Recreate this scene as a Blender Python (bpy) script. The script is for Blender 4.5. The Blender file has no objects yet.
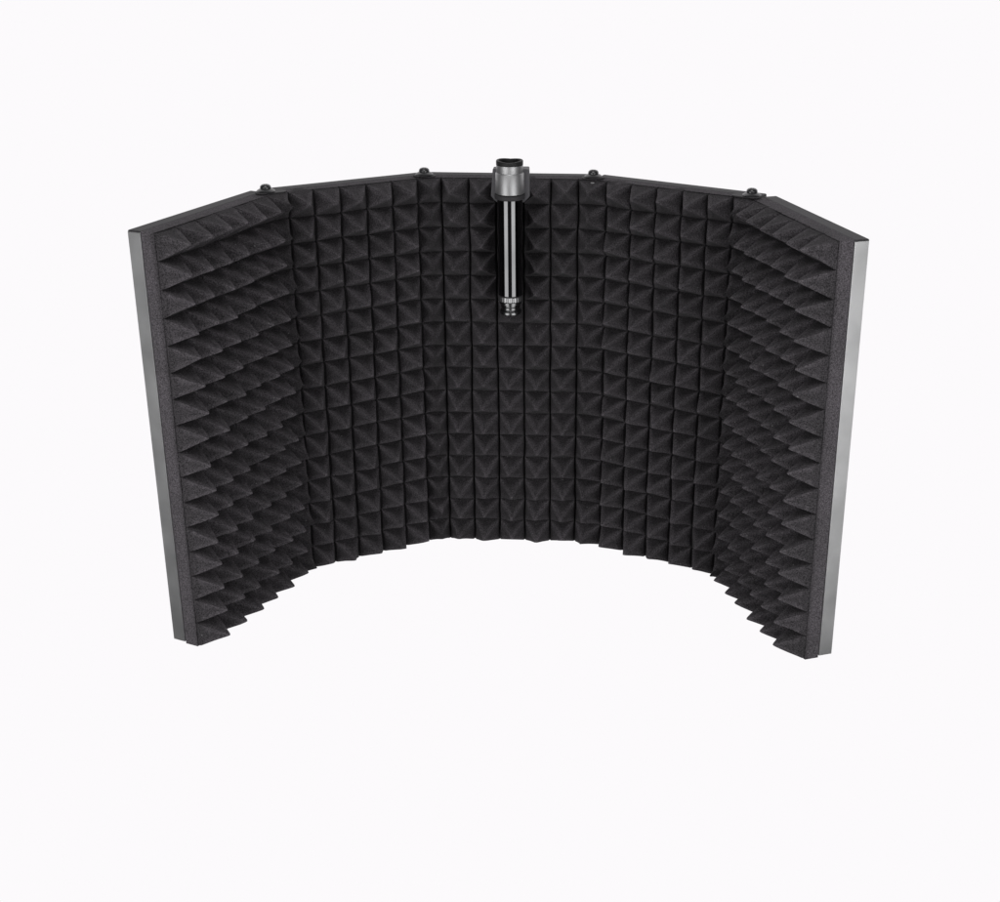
import bpy, bmesh, math, random
from mathutils import Vector, Matrix, noise

random.seed(7)
S = 0.022                      # metres per foam cell
sc = bpy.context.scene
col = sc.collection

# ------------------------------------------------------------------ sizes (in foam cells)
L0, LL, LR, LW = 6.20, 6.086, 6.419, 6.37          # centre, mid left, mid right, wing widths
A1L, A2L, A1R, A2R = 0.5614, 0.6300, 0.4818, 0.7380  # fold angles
TM, TF, HP = 0.521, 0.505, 1.06                    # frame depth, foam base, pyramid height
H, PC = 14.337, 0.9885
NR, NC = 16, 31
ZB = -0.07                                         # foam bottom
SV = (H - ZB) / NR


def P(side, panel, u, d):
    """plan position: u along a panel from its inner end, d towards the viewer"""
    a1, a2, L1 = (A1L, A2L, LL) if side < 0 else (A1R, A2R, LR)
    x = y = a = 0.0
    if panel >= 1:
        x += L0 / 2; a = a1
    if panel >= 2:
        x += L1 * math.cos(a); y -= L1 * math.sin(a); a = a1 + a2
    x += u * math.cos(a); y -= u * math.sin(a)
    x += -d * math.sin(a); y += -d * math.cos(a)
    return Vector((side * x, y))


def nrm(side, panel):
    a1, a2 = (A1L, A2L) if side < 0 else (A1R, A2R)
    a = (0, a1, a1 + a2)[panel]
    return Vector((-side * math.sin(a), -math.cos(a)))


# ------------------------------------------------------------------ materials
def new_mat(name):
    m = bpy.data.materials.new(name); m.use_nodes = True
    nt = m.node_tree
    return m, nt, nt.nodes['Principled BSDF']


def nd(nt, typ, **kw):
    n = nt.nodes.new(typ)
    for k, v in kw.items():
        setattr(n, k, v)
    return n


def ramp(nt, src, stops):
    r = nt.nodes.new('ShaderNodeValToRGB')
    e = r.color_ramp.elements
    while len(e) < len(stops): e.new(0.5)
    for el, (p, c) in zip(e, stops):
        el.position = p; el.color = (*c, 1) if len(c) == 3 else c
    nt.links.new(src, r.inputs[0])
    return r


def objco(nt, scale=(1, 1, 1)):
    t = nt.nodes.new('ShaderNodeTexCoord')
    mp = nt.nodes.new('ShaderNodeMapping'); mp.inputs['Scale'].default_value = scale
    nt.links.new(t.outputs['Object'], mp.inputs[0])
    return mp.outputs[0]


def foam_mat():
    m, nt, b = new_mat('charcoal foam')
    c = objco(nt)
    n1 = nd(nt, 'ShaderNodeTexNoise'); n1.inputs['Scale'].default_value = 1150; n1.inputs['Detail'].default_value = 4
    n1.inputs['Roughness'].default_value = 0.7
    n2 = nd(nt, 'ShaderNodeTexNoise'); n2.inputs['Scale'].default_value = 28; n2.inputs['Detail'].default_value = 3
    v = nd(nt, 'ShaderNodeTexVoronoi'); v.inputs['Scale'].default_value = 950
    for n in (n1, n2, v): nt.links.new(c, n.inputs['Vector'])
    r1 = ramp(nt, n1.outputs['Fac'], [(0.32, FOAM_LO), (0.68, FOAM_HI)])
    r2 = ramp(nt, n2.outputs['Fac'], [(0.3, (0.86, 0.86, 0.86)), (0.7, (1.12, 1.10, 1.12))])
    mx = nd(nt, 'ShaderNodeMix', data_type='RGBA', blend_type='MULTIPLY'); mx.inputs[0].default_value = 1
    nt.links.new(r1.outputs[0], mx.inputs[6]); nt.links.new(r2.outputs[0], mx.inputs[7])
    # cut edges and points painted paler, imitating light caught on the ridges
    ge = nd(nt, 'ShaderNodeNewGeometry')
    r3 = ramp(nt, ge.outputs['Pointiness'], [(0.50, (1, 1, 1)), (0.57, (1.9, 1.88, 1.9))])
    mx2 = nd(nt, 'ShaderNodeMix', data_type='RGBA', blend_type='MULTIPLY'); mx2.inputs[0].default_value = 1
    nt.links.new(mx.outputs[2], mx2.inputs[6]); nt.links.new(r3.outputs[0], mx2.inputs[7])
    # sparse lint caught on the cells
    v2 = nd(nt, 'ShaderNodeTexVoronoi'); v2.inputs['Scale'].default_value = 95; nt.links.new(c, v2.inputs['Vector'])
    r4 = ramp(nt, v2.outputs['Distance'], [(0.035, (1, 1, 1)), (0.06, (0, 0, 0))])
    mx3 = nd(nt, 'ShaderNodeMix', data_type='RGBA'); mx3.inputs[7].default_value = (0.16, 0.155, 0.16, 1)
    nt.links.new(r4.outputs[0], mx3.inputs[0]); nt.links.new(mx2.outputs[2], mx3.inputs[6])
    nt.links.new(mx3.outputs[2], b.inputs['Base Color'])
    b.inputs['Roughness'].default_value = 0.95
    b.inputs['Specular IOR Level'].default_value = 0.12
    b.inputs['Sheen Weight'].default_value = 0.035
    b.inputs['Sheen Roughness'].default_value = 0.5
    ad = nd(nt, 'ShaderNodeMath', operation='ADD')
    nt.links.new(n1.outputs['Fac'], ad.inputs[0]); nt.links.new(v.outputs['Distance'], ad.inputs[1])
    bp = nd(nt, 'ShaderNodeBump'); bp.inputs['Strength'].default_value = 0.5; bp.inputs['Distance'].default_value = 0.0007
    nt.links.new(ad.outputs[0], bp.inputs['Height']); nt.links.new(bp.outputs[0], b.inputs['Normal'])
    return m


def coat_mat(name, colr, rough, bump=0.25, metal=0.0, scale=700, spec=0.5):
    m, nt, b = new_mat(name)
    c = objco(nt)
    n1 = nd(nt, 'ShaderNodeTexNoise'); n1.inputs['Scale'].default_value = scale; n1.inputs['Detail'].default_value = 3
    n2 = nd(nt, 'ShaderNodeTexNoise'); n2.inputs['Scale'].default_value = 30; n2.inputs['Detail'].default_value = 4
    for n in (n1, n2): nt.links.new(c, n.inputs['Vector'])
    r = ramp(nt, n2.outputs['Fac'], [(0.3, tuple(x * 0.85 for x in colr)), (0.7, tuple(x * 1.12 for x in colr))])
    nt.links.new(r.outputs[0], b.inputs['Base Color'])
    rr = nd(nt, 'ShaderNodeMapRange'); rr.inputs[3].default_value = rough * 0.85; rr.inputs[4].default_value = min(1, rough * 1.15)
    nt.links.new(n2.outputs['Fac'], rr.inputs[0]); nt.links.new(rr.outputs[0], b.inputs['Roughness'])
    b.inputs['Metallic'].default_value = metal
    b.inputs['Specular IOR Level'].default_value = spec
    bp = nd(nt, 'ShaderNodeBump'); bp.inputs['Strength'].default_value = bump; bp.inputs['Distance'].default_value = 0.0002
    nt.links.new(n1.outputs['Fac'], bp.inputs['Height']); nt.links.new(bp.outputs[0], b.inputs['Normal'])
    return m


FOAM_LO, FOAM_HI = (0.008, 0.0075, 0.0082), (0.090, 0.084, 0.090)
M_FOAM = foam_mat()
M_FRAME = coat_mat('black powder coat', (0.046, 0.044, 0.047), 0.6, spec=0.25)
M_TRIM = coat_mat('satin aluminium', (0.52, 0.52, 0.523), 0.34, bump=0.03, metal=0.9, scale=1200)
M_STEEL = coat_mat('grey cast metal', (0.46, 0.46, 0.465), 0.46, bump=0.3, metal=0.95)
M_CLAMP = coat_mat('dark grey metal', (0.085, 0.082, 0.09), 0.5, bump=0.3)
M_GLOSS = coat_mat('black chrome', (0.16, 0.16, 0.163), 0.06, bump=0.0, metal=1.0)
M_STUB = coat_mat('dark chrome', (0.19, 0.19, 0.193), 0.25, bump=0.0, metal=1.0)
M_CHROME = coat_mat('bright steel', (0.45, 0.45, 0.455), 0.42, bump=0.1, metal=1.0)
M_SCREW = coat_mat('black oxide screw', (0.03, 0.03, 0.032), 0.28, bump=0.1, spec=0.8)
M_HOLE = coat_mat('dark bore', (0.006, 0.006, 0.006), 0.6, bump=0.0)


# ------------------------------------------------------------------ object helpers
def link(name, me, m, parent=None, smooth=False, origin=None):
    if origin is not None:
        me.transform(Matrix.Translation(-Vector(origin)))
    me.materials.append(m)
    if smooth:
        for f in me.polygons: f.use_smooth = True
    o = bpy.data.objects.new(name, me); col.objects.link(o)
    if parent is not None:
        o.parent = parent
        po = Vector(parent.get('_w', (0, 0, 0)))
    else:
        po = Vector((0, 0, 0))
    w = Vector(origin) if origin is not None else Vector((0, 0, 0))
    if origin is None:
        me.transform(Matrix.Translation(-po)); w = po
    o.location = w - po
    WORLD[o.name] = w
    o['_w'] = tuple(w)
    return o


WORLD = {}


def from_bm(bm, name):
    me = bpy.data.meshes.new(name)
    bmesh.ops.recalc_face_normals(bm, faces=bm.faces)
    bm.to_mesh(me); bm.free()
    return me


def prism(bm, pts, z0, z1):
    """pts: plan outline in cells"""
    lo = [bm.verts.new((p[0] * S, p[1] * S, z0 * S)) for p in pts]
    hi = [bm.verts.new((p[0] * S, p[1] * S, z1 * S)) for p in pts]
    n = len(pts)
    fs = [bm.faces.new(lo[::-1]), bm.faces.new(hi)]
    for i in range(n):
        fs.append(bm.faces.new((lo[i], lo[(i + 1) % n], hi[(i + 1) % n], hi[i])))
    return fs


def bevel(bm, w, seg=2, ang=0.6):
    bmesh.ops.recalc_face_normals(bm, faces=bm.faces)
    es = [e for e in bm.edges if len(e.link_faces) == 2 and e.calc_face_angle(0) > ang]
    bmesh.ops.bevel(bm, geom=es, offset=w, segments=seg, profile=0.5, affect='EDGES')


def lathe(bm, c, prof, n=48, flute=None, sx=1.0):
    """prof: (r, z) in cells round vertical axis at c (cells)"""
    rings = []
    for k, (r, z) in enumerate(prof):
        ring = []
        for i in range(n):
            a = 2 * math.pi * i / n
            rr = r * (flute(i, k) if flute else 1)
            ring.append(bm.verts.new(((c[0] + rr * math.cos(a)) * S, (c[1] + rr * math.sin(a)) * S, z * S)))
        rings.append(ring)
    for a, b in zip(rings, rings[1:]):
        for i in range(n):
            bm.faces.new((a[i], a[(i + 1) % n], b[(i + 1) % n], b[i]))
    if prof[0][0] > 0: bm.faces.new(rings[0][::-1])
    if prof[-1][0] > 0: bm.faces.new(rings[-1])


def smooth_by_angle(o, ang=0.6):
    me = o.data
    bm = bmesh.new(); bm.from_mesh(me)
    for f in bm.faces: f.smooth = True
    for e in bm.edges:
        if len(e.link_faces) == 2 and e.calc_face_angle(0) > ang: e.smooth = False
    bm.to_mesh(me); bm.free()


# ------------------------------------------------------------------ the folding shield
shield = bpy.data.objects.new('isolation_shield', None); col.objects.link(shield)
shield['label'] = 'five panel folding sound shield, curved, lined with black pyramid foam'
shield['category'] = 'acoustic shield'
shield['_w'] = (0, 0, 0)

GAP = 0.035
panel_spec = [(-1, 2, 0.0, LW), (-1, 1, 0.0, LL), (1, 0, -L0 / 2, L0 / 2), (1, 1, 0.0, LR), (1, 2, 0.0, LW)]
for side, pn, u0, u1 in panel_spec:
    ua, ub = u0 + GAP, u1 - (GAP if pn < 2 else 0.0)
    bm = bmesh.new()
    # tray: back plate and folded rails
    prism(bm, [P(side, pn, ua, -0.003), P(side, pn, ub, -0.003), P(side, pn, ub, -TM), P(side, pn, ua, -TM)], 0, H)
    bevel(bm, 0.045 * S, 2)
    mid = P(side, pn, (ua + ub) / 2, -TM / 2)
    p = link('panel', from_bm(bm, 'panel'), M_FRAME, shield, origin=(mid.x * S, mid.y * S, 0))
    if pn == 2:
        # bright cap on the outer end
        bm = bmesh.new()
        e0, e1 = ub - 0.02, ub + 0.035
        prism(bm, [P(side, pn, e0, -0.012), P(side, pn, e1, -0.012), P(side, pn, e1, -TM + 0.035), P(side, pn, e0, -TM + 0.035)], 0.012, H - 0.045)
        bevel(bm, 0.008 * S, 1)
        t = link('edge_trim', from_bm(bm, 'edge_trim'), M_TRIM, p)
    # recessed lip round the back
    bm = bmesh.new()
    prism(bm, [P(side, pn, ua + 0.35, -TM + 0.01), P(side, pn, ub - 0.35, -TM + 0.01), P(side, pn, ub - 0.35, -TM - 0.06), P(side, pn, ua + 0.35, -TM - 0.06)], 0.35, H - 0.35)
    bevel(bm, 0.03 * S, 1)
    link('back_plate', from_bm(bm, 'back_plate'), M_FRAME, p)


# ------------------------------------------------------------------ foam lining, one sheet
N = 10
cuts = [0.0, 0.05, 0.10, 0.25, 0.5, 0.75, 0.92, 1.0]            # valley .. tip
ts = [c / 2 for c in cuts] + [1 - c / 2 for c in cuts[-2::-1]]   # 0..1 across one cell
NT = len(ts) - 1                                      # 10


def bound(side, k):
    """boundary k (half integer) of the foam columns on the valley line, with its normal"""
    if k < 3: pn, u = 0, k * PC
    elif k < 9: pn, u = 1, (LL if side < 0 else LR) / 2 + (k - 6) * PC
    else: pn, u = 2, LW - (15.5 - k) * PC
    u += {7.5: -.03, 8.5: -.10, 9.5: .14, 10.5: .05}.get(k, 0)
    return P(side, pn, u, TF), nrm(side, pn), pn


def corner(side, j):
    """where the valley lines of panels j and j+1 meet"""
    a = P(side, j, 0 if j else 0, TF); b = P(side, j, 1, TF)
    if j == 0: a, b = P(side, 0, 0, TF), P(side, 0, 1, TF)
    c = P(side, j + 1, 0, TF); d = P(side, j + 1, 1, TF)
    r, s = b - a, d - c
    t = ((c.x - a.x) * s.y - (c.y - a.y) * s.x) / (r.x * s.y - r.y * s.x)
    return a + r * t


def column(side, k):
    """list of (pos, normal) over ts for column k>=0, from inner to outer boundary"""
    if k == 0:
        p0 = P(1, 0, -0.5 * PC, TF); p1 = P(1, 0, 0.5 * PC, TF); n = nrm(1, 0)
        return [(p0.lerp(p1, t), n.copy()) for t in ts]
    p0, n0, a = bound(side, k - 0.5); p1, n1, b = bound(side, k + 0.5)
    out = []
    if a == b:
        return [(p0.lerp(p1, t), n0.copy()) for t in ts]
    c = corner(side, a)
    for t in ts:
        q = p0 * (1 - t) ** 2 + c * 2 * t * (1 - t) + p1 * t ** 2
        out.append((q, (n0 * (1 - t) + n1 * t).normalized()))
    return out


cols = []
for k in range(15, 0, -1):
    c = column(-1, k); cols.append(c[::-1])
cols.append(column(1, 0))
for k in range(1, 16): cols.append(column(1, k))

path = []                                             # (pos, normal, cell, index in cell)
for ci, c in enumerate(cols):
    for i, (q, n) in enumerate(c):
        if ci and i == 0: continue
        path.append((q, n, ci, i))
# soften the normals across each fold
sm = [x[1].copy() for x in path]
for _ in range(14):
    nn = [v.copy() for v in sm]
    for i in range(1, len(sm) - 1):
        nn[i] = (sm[i - 1] + sm[i] * 2 + sm[i + 1]).normalized()
    sm = nn
wid = [(c[-1][0] - c[0][0]).length for c in cols]
zs = []
for r in range(NR):
    for i, t in enumerate(ts):
        if r and i == 0: continue
        zs.append((H - (r + t) * SV, r, i))

jit = {(c, r): (random.uniform(-.07, .07), random.uniform(-.06, .06), random.uniform(.93, 1.04)) for c in range(NC) for r in range(NR)}


def height(ci, ti, r, tj):
    jx, jy, jh = jit[(ci, r)]
    a = 2 * ts[ti] - 1; b = 2 * ts[tj] - 1
    m = max(abs(a), abs(b))
    e = 0.0035
    soft = min(1.0, math.sqrt(m * m + e) - (math.sqrt(1 + e) - 1) * m)
    h = 1 - soft - 0.012 * math.sin(math.pi * m)
    if ci in (6, 24): h *= 0.93
    return max(0.0, h) * HP * jh


bm = bmesh.new()
grid = []
for j, (z, r, tj) in enumerate(zs):
    row = []
    for i, (q, n, ci, ti) in enumerate(path):
        h = height(ci, ti, r, tj)
        jx, jy, jh = jit[(ci, r)]
        f = h / HP
        tang = Vector((-n.y, n.x))
        nn = sm[i]
        pos = q + nn * h + tang * (jx * f)
        zz = z + jy * f
        if r == 0: zz += 0.13 * f
        if ti in (0, NT) and 0 < i < len(path) - 1:
            pos = pos - nn * (0.26 if 3 < j < len(zs) - 4 else 0.06)                          # grooves between columns cut deeper
        elif ti in (1, NT - 1) and 1 < i < len(path) - 2:
            pos = pos - nn * (0.13 if 3 < j < len(zs) - 4 else 0.03)
        if i in (1, len(path) - 2) or j in (1, len(zs) - 2):
            pos = pos - nn * (h + 0.035)                   # seam where the flat slab meets the points
        w = Vector((pos.x, pos.y, zz))
        nv = noise.noise_vector(w * 1.3) * 0.034
        if 0 < i < len(path) - 1 and 0 < j < len(zs) - 1:
            w += nv
        row.append(bm.verts.new(w * S))
    grid.append(row)
Rn, Cn = len(zs), len(path)
for j in range(Rn - 1):
    tj = zs[j + 1][2] - 1
    for i in range(Cn - 1):
        ti = path[i + 1][3] - 1
        a, b, c, d = grid[j][i], grid[j][i + 1], grid[j + 1][i + 1], grid[j + 1][i]
        if (ti < NT / 2) == (tj < NT / 2):
            bm.faces.new((a, c, b)); bm.faces.new((a, d, c))
        else:
            bm.faces.new((a, d, b)); bm.faces.new((b, d, c))
# flanks and back of the sheet
back = []
BK = [P(-1, 2, LW, 0.0), P(-1, 2, 0, 0.0), P(-1, 1, 0, 0.0), P(1, 1, 0, 0.0), P(1, 2, 0, 0.0), P(1, 2, LW, 0.0)]


def backpt(i):
    q, n, ci, ti = path[i]
    return q - n * TF


br = []
for z in (H, ZB):
    br.append([bm.verts.new(Vector((backpt(i).x, backpt(i).y, z)) * S) for i in range(Cn)])
for i in range(Cn - 1):
    bm.faces.new((grid[0][i], grid[0][i + 1], br[0][i + 1], br[0][i]))
    bm.faces.new((grid[-1][i + 1], grid[-1][i], br[1][i], br[1][i + 1]))
    bm.faces.new((br[0][i], br[0][i + 1], br[1][i + 1], br[1][i]))
for i, rev in ((0, False), (Cn - 1, True)):
    ring = [grid[j][i] for j in range(Rn)] + [br[1][i], br[0][i]]
    bm.faces.new(ring if rev else ring[::-1])
bmesh.ops.recalc_face_normals(bm, faces=bm.faces)
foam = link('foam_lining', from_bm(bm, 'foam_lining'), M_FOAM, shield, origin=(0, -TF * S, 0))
smooth_by_angle(foam, 0.24)

# ------------------------------------------------------------------ hinges on the top edge
def hinge(side, j, du=0.1):
    c = P(side, j, (L0 / 2 if j == 0 else (LL if side < 0 else LR)) - du, 0.30)
    ta = P(side, j, 1, 0) - P(side, j, 0, 0); tb = P(side, j + 1, 1, 0) - P(side, j + 1, 0, 0)
    t = (ta + tb).normalized(); n = Vector((-t.y, t.x))
    if n.y > 0: n = -n
    bm = bmesh.new()
    def strap(dirv, ln):
        nn = Vector((-dirv.y, dirv.x)); pts = []
        for k in range(13):
            a = -math.pi / 2 + math.pi * k / 12
            pts.append(c + dirv * (ln + 0.16 * math.cos(a)) + nn * 0.22 * math.sin(a))
        for k in range(13):
            a = math.pi / 2 + math.pi * k / 12
            pts.append(c + dirv * (0.22 * math.cos(a)) + nn * 0.24 * math.sin(a))
        return pts
    prism(bm, strap(-ta, 0.26 if j == 0 else 0.55), H + 0.004, H + 0.034)
    prism(bm, strap(tb, 0.26), H + 0.037, H + 0.067)
    o = link('hinge', from_bm(bm, 'hinge'), M_FRAME, shield, origin=(c.x * S, c.y * S, H * S))
    bm = bmesh.new()
    lathe(bm, c, [(0.30, H + .069), (0.32, H + .08), (0.30, H + .10), (0.22, H + .15), (0.17, H + .16)], 40)
    w = link('washer', from_bm(bm, 'washer'), M_SCREW, o); smooth_by_angle(w)
    bm = bmesh.new()
    lathe(bm, c, [(0.18, H + .155), (0.19, H + .20), (0.175, H + .25), (0.13, H + .29), (0.09, H + .295), (0.07, H + .25), (0.0001, H + .24)], 32)
    s = link('screw', from_bm(bm, 'screw'), M_SCREW, o); smooth_by_angle(s)
    if side > 0 and j == 0:
        bm = bmesh.new()
        q = c + n * 0.98 - t * 0.03
        q = P(1, 0, L0 / 2 - .1, TF + .16)
        lathe(bm, q, [(0.08, H - .20), (0.13, H - .19), (0.13, H - .08), (0.08, H - .06)], 24)
        b = link('bolt_end', from_bm(bm, 'bolt_end'), M_CHROME, o); smooth_by_angle(b)


hinge(-1, 1, -.02); hinge(-1, 0, .0); hinge(1, 0, .1); hinge(1, 1, .26)

# ------------------------------------------------------------------ hanging mount post
MX, MY = 0.125, -2.05
c = Vector((MX, MY))
Z = dict(top=H + 1.02, up=H + .62, body=H - .24, clamp=H - .42, ring=H - 3.86, ring2=H - 4.10, end=H - 4.56)
mount = bpy.data.objects.new('microphone_mount', None); col.objects.link(mount)
mount.location = (MX * S, MY * S, Z['end'] * S)
mount['_w'] = tuple(mount.location)
mount["label"] = "glossy black tube with grey metal collar, hanging at the top centre of the foam shield"
mount['category'] = 'microphone mount'

# clamp: chamfered block reaching back over the shield's top edge
bm = bmesh.new()
prof = [(-0.60, -.08), (-0.68, -1.04), (-0.48, -1.26), (0.48, -1.26), (0.69, -1.04), (0.66, -.08)]
f0 = [bm.verts.new(((MX + x) * S, (MY + .10) * S, (Z['clamp'] + 1.12 + z) * S)) for x, z in prof]
f1 = [bm.verts.new(((MX + x) * S, (MY + .52) * S, (Z['clamp'] + 1.12 + z) * S)) for x, z in prof]
bm.faces.new(f0); bm.faces.new(f1[::-1])
for i in range(len(prof)):
    bm.faces.new((f0[i], f1[i], f1[(i + 1) % len(prof)], f0[(i + 1) % len(prof)]))
# arm back over the edge and hook behind it
prism(bm, [(MX - .52, MY + .5), (MX + .52, MY + .5), (MX + .52, TM + .22), (MX - .52, TM + .22)], H + .03, H + .2)
prism(bm, [(MX - .52, TM + .09), (MX + .52, TM + .09), (MX + .52, TM + .24), (MX - .52, TM + .24)], H - .9, H + .032)
bevel(bm, 0.035 * S, 2)
cl = link('clamp', from_bm(bm, 'clamp'), M_CLAMP, mount)

bm = bmesh.new()
R = 0.50
lathe(bm, c, [(R - .05, H - .22), (R, H - .19), (R, H + .50), (R - .02, H + .53), (R - .09, H + .54)], 64)
co = link('collar', from_bm(bm, 'collar'), M_STEEL, mount); smooth_by_angle(co)
bm = bmesh.new()
notch = lambda i, k: 1.0
prf = [(.45, H + .50), (.465, H + .56), (.465, H + .79), (.44, H + .80), (.36, H + .80), (.35, H + .66)]
lathe(bm, c, prf, 64, flute=lambda i, k: 1.0)
so = link('socket', from_bm(bm, 'socket'), M_STEEL, mount); smooth_by_angle(so)
bm = bmesh.new()
lathe(bm, c, [(.0001, H + .70), (.34, H + .70), (.36, H + .86), (.39, H + .95), (.455, H + .95), (.47, H + .93), (.47, H + .803)], 64)
for v in bm.verts:                                    # rim dips front and back
    dx = abs(v.co.x / S - MX)
    if v.co.z / S > H + .84: v.co.z -= .035 * S * max(0, 1 - dx / .36)
bo = link('rim', from_bm(bm, 'rim'), M_HOLE, so); smooth_by_angle(bo)
bm = bmesh.new()
lathe(bm, c, [(.42, Z['ring']), (.445, Z['ring'] + .03), (.445, H - .36), (.42, H - .33)], 64)
tu = link('tube', from_bm(bm, 'tube'), M_GLOSS, mount); smooth_by_angle(tu)
bm = bmesh.new()
lathe(bm, c, [(.47, H - .40), (.53, H - .37), (.535, H - .235), (.50, H - .225)], 64)
lp = link('lip_ring', from_bm(bm, 'lip_ring'), M_FRAME, mount); smooth_by_angle(lp)
bm = bmesh.new()
lathe(bm, c, [(.38, Z['ring2']), (.42, Z['ring2'] + .04), (.42, Z['ring'] - .04), (.38, Z['ring'] - .004)], 96,
      flute=lambda i, k: 1.0 if i % 4 < 2 else 0.975)
rg = link('knurled_ring', from_bm(bm, 'knurled_ring'), M_CHROME, mount); smooth_by_angle(rg)
bm = bmesh.new()
pr = [(.39, Z['ring2'] - .003), (.39, Z['ring2'] - .08), (.34, Z['ring2'] - .10), (.335, Z['ring2'] - .16), (.355, Z['ring2'] - .18), (.335, Z['ring2'] - .20), (.335, Z['ring2'] - .27), (.355, Z['ring2'] - .29), (.345, Z['ring2'] - .31), (.392, Z['end'] + .11), (.392, Z['end'] + .03), (.35, Z['end'])]
lathe(bm, c, pr[::-1], 64)
st = link('threaded_stub', from_bm(bm, 'threaded_stub'), M_STUB, mount); smooth_by_angle(st)

for o in list(col.objects):
    if '_w' in o: del o['_w']

# ------------------------------------------------------------------ camera
f_, pitch, yaw, roll = 1392.49, 0.389163, -0.045937, 0.003391
cx, cy, cz = 3.794352, -50.215926, 24.461932
ppx, ppy = 50.65, -6.65
fw = Vector((math.sin(yaw) * math.cos(pitch), math.cos(yaw) * math.cos(pitch), -math.sin(pitch)))
r = Vector((math.cos(yaw), -math.sin(yaw), 0)); u = r.cross(fw)
r2 = r * math.cos(roll) + u * math.sin(roll); u2 = -r * math.sin(roll) + u * math.cos(roll)
cam = bpy.data.cameras.new('camera'); co_ = bpy.data.objects.new('camera', cam); col.objects.link(co_)
M = Matrix((r2, u2, -fw)).transposed().to_4x4()
M.translation = Vector((cx, cy, cz)) * S
co_.matrix_world = M
cam.sensor_width = 36; cam.sensor_fit = 'HORIZONTAL'; cam.lens = f_ / 1000 * 36
cam.shift_x = -ppx / 1000; cam.shift_y = ppy / 1000
cam.clip_start = 0.01; cam.clip_end = 100
sc.camera = co_

# ------------------------------------------------------------------ studio light
def area(name, loc, target, size, size_y, power, colr=(1, 1, 1)):
    l = bpy.data.lights.new(name, 'AREA'); l.shape = 'RECTANGLE'; l.size = size; l.size_y = size_y
    l.energy = power; l.color = colr
    o = bpy.data.objects.new(name, l); col.objects.link(o)
    o.location = loc
    o.rotation_euler = (Vector(target) - Vector(loc)).to_track_quat('-Z', 'Y').to_euler()
    return o


T = (0, -0.02, 0.17)
L_BOX = 2.45
area('top_softbox', (0.0, -0.80, 1.20), (0, -.1, .17), 0.8, 0.6, 4.3)
for sg, nm in ((-1, 'side_box_left'), (1, 'side_box_right')):
    area(nm, (sg * 1.40, -0.52, 0.12), (sg * .19, -.2, .16), 0.5, 1.0, 0.32)
# two softboxes either side of the camera, mirrored in the black tube
for sg, nm in ((-1, 'softbox_left'), (1, 'softbox_right')):
    a = math.radians(33.5)
    area(nm, (sg * 0.84 * math.sin(a), -0.045 - 0.84 * math.cos(a), 0.14), (0, -.045, .16), 0.50, 0.72, math.pi * 0.36 * L_BOX)

w = bpy.data.worlds.new('World'); sc.world = w; w.use_nodes = True
nt = w.node_tree; bg = nt.nodes['Background']
tc = nt.nodes.new('ShaderNodeTexCoord'); sx = nt.nodes.new('ShaderNodeSeparateXYZ')
nt.links.new(tc.outputs['Generated'], sx.inputs[0])
rp = ramp(nt, sx.outputs['Y'], [(0.0, (0.04, 0.04, 0.042)), (0.12, (0.973, 0.956, 0.973))])
mr = nt.nodes.new('ShaderNodeMapRange'); mr.inputs[1].default_value = 0.2; mr.inputs[2].default_value = 0.5
nt.links.new(sx.outputs['Y'], mr.inputs[0]); nt.links.new(mr.outputs[0], rp.inputs[0])
rp.color_ramp.elements[0].position = 0.0; rp.color_ramp.elements[1].position = 1.0
nt.links.new(rp.outputs[0], bg.inputs[0]); bg.inputs[1].default_value = 1.0

sc.view_settings.view_transform = 'Standard'; sc.view_settings.look = 'None'
sc.view_settings.exposure = 0; sc.view_settings.gamma = 1
